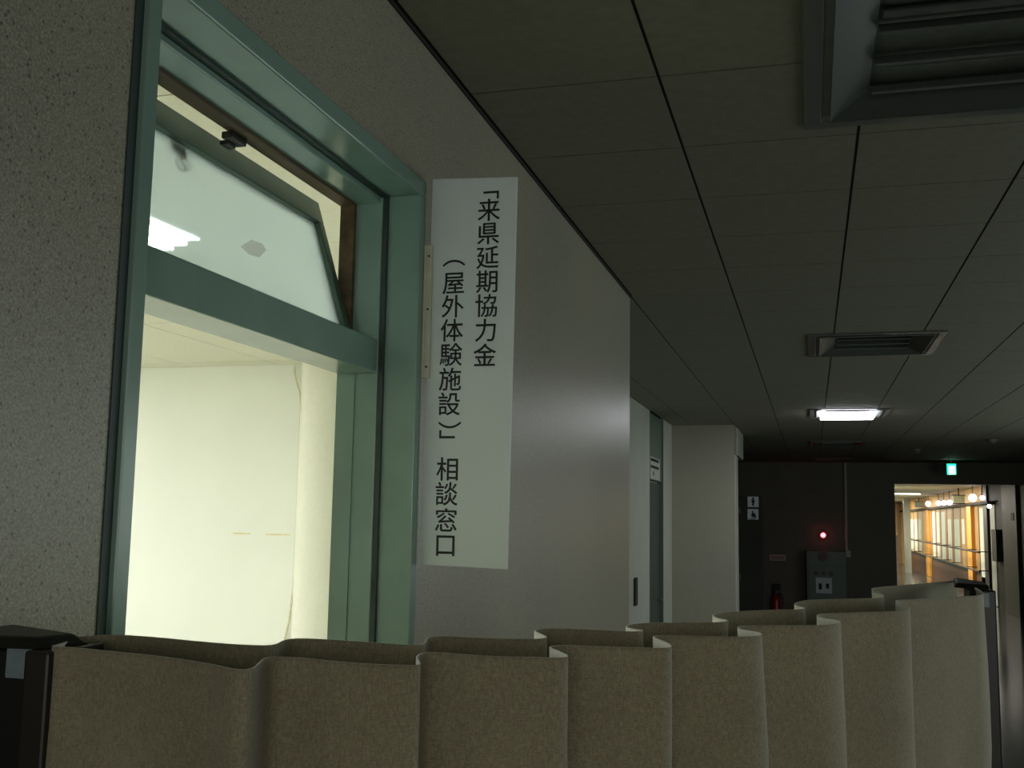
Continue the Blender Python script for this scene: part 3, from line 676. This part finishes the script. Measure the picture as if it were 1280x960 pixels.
# ------------------------------------------------------------------ bright hall beyond
HC = 0.88
struct('ceiling_hall', B(1.2, 3.9, 19.35, 50.0, HC, HC + 0.1), M['hall_ceiling'])
struct('wall_hall_left', B(1.2, 1.36, 19.35, 50.0, FL, HC), M['pale'])
he = struct('wall_hall_end', B(1.2, 4.1, 50.0, 50.2, FL, HC + 0.1), M['slat'])
for k in range(9):
    B(1.4 + k * 0.28, 1.52 + k * 0.28, 49.93, 49.999, FL, HC - 0.002).build('slat', M['pillar'] if k % 2 else M['brown_slat'], he)
XW = 3.9
def wp(name, y0, y1, z0, z1, m, d=0.03, parent=wall_right): return B(XW - d, XW - 0.001, y0, y1, z0, z1).build(name, m, parent)
wp('upper_board', 27.4, 49.9, 0.44, HC - 0.002, M['upper'], 0.02)
wp('dado', 26.46, 49.9, FL + 0.001, -1.25, M['base_wood'], 0.02)
wp('lower_board', 26.46, 49.9, -1.12, 0.44, M['slat'], 0.015)
for (y0, y1, z0, z1, k) in ((45.17, 46.48, -1.11, 0.13, 'w'), (43.52, 44.73, -1.07, 0.126, 'w'), (42.04, 43.1, -1.03, 0.124, 'w'),
        (37.44, 38.16, -1.11, 0.35, 'g'), (36.11, 37.0, -1.11, 0.34, 'g'), (34.67, 35.7, -1.11, 0.33, 'g'), (33.15, 34.08, -1.07, 0.11, 'w'),
        (31.44, 32.62, -1.08, 0.11, 'w'), (30.5, 31.05, -0.55, 0.108, 'w'), (27.03, 27.76, -1.7, 0.36, 'w'), (25.58, 26.2, FL + 0.02, 0.42, 'w')):
    wp('panel', y0, y1, z0, z1, M['white_panel'], 0.02)
for y0, y1, k in ((48.2, 48.7, 'brown_slat'), (47.2, 47.6, 'brown_slat'), (44.8, 45.1, 'brown_slat'), (43.15, 43.45, 'brown_slat'), (41.3, 41.9, 'slat'), (38.3, 38.8, 'brown_slat'), (37.05, 37.4, 'brown_slat'),
                  (35.75, 36.05, 'brown_slat'), (34.15, 34.6, 'brown_slat'), (32.7, 33.1, 'brown_slat'), (31.12, 31.38, 'brown_slat'), (30.05, 30.4, 'brown_slat'), (27.9, 28.5, 'brown_slat')):
    wp('slat', y0, y1, -1.12, 0.43, M[k], 0.03)
pl = []
for y, wdt, ln in ((38.8, 0.09, 1.1), (28.6, 0.11, 0.75)):
    pl.append(B(XW - wdt, XW - 0.001, y, y + ln, FL + 0.001, 0.43).build('pillar', M['pillar'], wall_right, 0.01))
wp('dark_post', 26.46, 27.0, FL + 0.002, HC - 0.002, M['black'], 0.05)
wp('ledge', 25.6, 49.9, 0.44, 0.50, M['rail'], 0.16)
wp('column', 22.76, 24.36, FL + 0.002, 0.98, M['steel'], 0.06)
wp('wall_box', 24.84, 25.45, -0.80, -0.12, M['steel'], 0.12)
wp('switch_plate', 23.0, 23.3, 0.07, 0.22, M['grey_paint'], 0.07)
t = thing('upper_handrail', 'upper thin dark handrail along the wood-lined hall wall', 'handrail', (3.78, 36, -0.63), 'handrails of the lit hall')
for z, tt in ((-0.63, t), (-1.05, None)):
    if tt is None: tt = thing('lower_handrail', 'lower thin dark handrail along the wood-lined hall wall', 'handrail', (3.78, 36, -1.05), 'handrails of the lit hall')
    MB().tube([(3.55, 25.7, z), (3.55, 45.5, z)], 0.022, 8).build('rail', M['rail'], tt)
    for y in (26.2, 28.3, 31.2, 33.3, 35.9, 38.5, 42, 45): MB().tube([(3.55, y, z), (3.863, y, z)], 0.012, 6).build('rail_bracket', M['rail'], tt)
labs = ['farthest glowing globe lamp above the wood-lined hall wall', 'second farthest glowing globe lamp in the hall, left of a tight cluster', 'middle glowing globe lamp of the tight cluster in the hall',
        'right-hand glowing globe lamp of the tight cluster, by the hanging sign', 'largest and brightest glowing globe lamp in the lit hall', 'small glowing lamp just right of the largest globe',
        'rightmost low glowing lamp at the top of the white strip']
for (y, z, r), lab in zip(((37.3, 0.61, 0.085), (34.4, 0.585, 0.07), (33.0, 0.57, 0.07), (31.7, 0.56, 0.07), (27.3, 0.60, 0.09), (25.83, 0.57, 0.05), (24.9, 0.37, 0.045)), labs):
    t = thing('globe_lamp', lab, 'lamp', (3.68, y, z - r), 'globe lamps of the lit hall')
    MB().ball((3.68, y, z), r, 14, 9).build('globe', M['globe'], t)
    if z > 0.45: MB().tube([(3.68, y, z + r * 0.9), (3.68, y, HC - 0.001)], [0.008, 0.012], 10).build('stem', M['metal'], t)
    else: MB().tube([(3.68, y, z + r * 0.7), (3.70, y, z + 0.1), (3.863, y, z + 0.12)], 0.012, 8).build('stem', M['rail'], t)
for (y, x0, x1, z0, z1, lab) in ((40.9, 3.6, 3.86, 0.58, 0.76, 'pale hanging sign box far down the lit hall'), (28.9, 3.45, 3.72, 0.50, 0.71, 'pale hanging sign box beside the globe lamp cluster')):
    t = thing('hall_sign', lab, 'sign', ((x0 + x1) / 2, y, z0), 'hanging sign boxes of the lit hall')
    B(x0, x1, y + 0.1, y + 0.16, z0, z1 - 0.02).build('box', M['green_panel'], t)
    B(x0 - 0.02, x1 + 0.02, y + 0.09, y + 0.17, z0 - 0.02, z0).build('rim', M['rail'], t)
    B(x0 - 0.02, x1 + 0.02, y + 0.09, y + 0.17, z1 - 0.02, z1).build('rim', M['rail'], t)
    MB().tube([((x0 + x1) / 2, y + 0.13, z1), ((x0 + x1) / 2, y + 0.13, HC - 0.0005)], 0.015, 8).build('hanger', M['rail'], t)
for y, x0, x1, lab in ((34.1, 2.1, 3.18, 'lit strip lamp on the hall ceiling near the opening, seen as a white line'),
                       (33.0, 1.45, 1.7, 'short strip lamp added to the hall behind the dark end wall edge'), (41.0, 1.45, 1.7, 'farthest short strip lamp added to the hall')):  # the short ones are out of view, added to light the hall
    t = thing('strip_lamp', lab, 'ceiling light', ((x0 + x1) / 2, y, HC - 0.05), 'strip lamps of the lit hall')
    B(x0, x1, y, y + 0.14, HC - 0.02, HC - 0.001).build('lamp_body', M['metal'], t)
    B(x0 + 0.02, x1 - 0.02, y + 0.02, y + 0.12, HC - 0.045, HC - 0.0205).build('diffuser', M['strip'], t)
    area_light('strip_lamp_light', ((x0 + x1) / 2, y + 0.07, HC - 0.06 + CAMZ), (0, 0, 0), x1 - x0, 0.12, 25.0, (1.0, 0.93, 0.78))
for y in (29.0, 38.0, 45.0):
    area_light('hall_fill_light', (2.2, y, HC - 0.03 + CAMZ), (0, 0, 0), 0.9, 0.9, 200.0, (1.0, 0.93, 0.78))  # fill lights added to brighten the hall, without fixtures
t = thing('leaning_board', 'dark brown board leaning against the grey post at the left of the lit hall', 'board', (2.9, 44.0, FL))
MB().hexa([(2.66, 40.0, FL), (2.90, 40.0, FL), (2.90, 40.08, FL), (2.66, 40.08, FL), (2.86, 40.6, -0.52), (2.98, 40.6, -0.42), (2.98, 40.68, -0.42), (2.86, 40.68, -0.52)]).build('panel', M['rail'], t)
B(2.90, 2.93, 40.70, 40.74, FL, -0.55).build('prop', M['rail'], t)
tag(B(3.24, 3.46, 41.4, 41.6, FL, HC - 0.002).build('grey_post', M['pale']), 'pale grey square post at the far left of the lit hall', 'post')

for ob in D.objects:
    if '_root' in ob: del ob['_root']
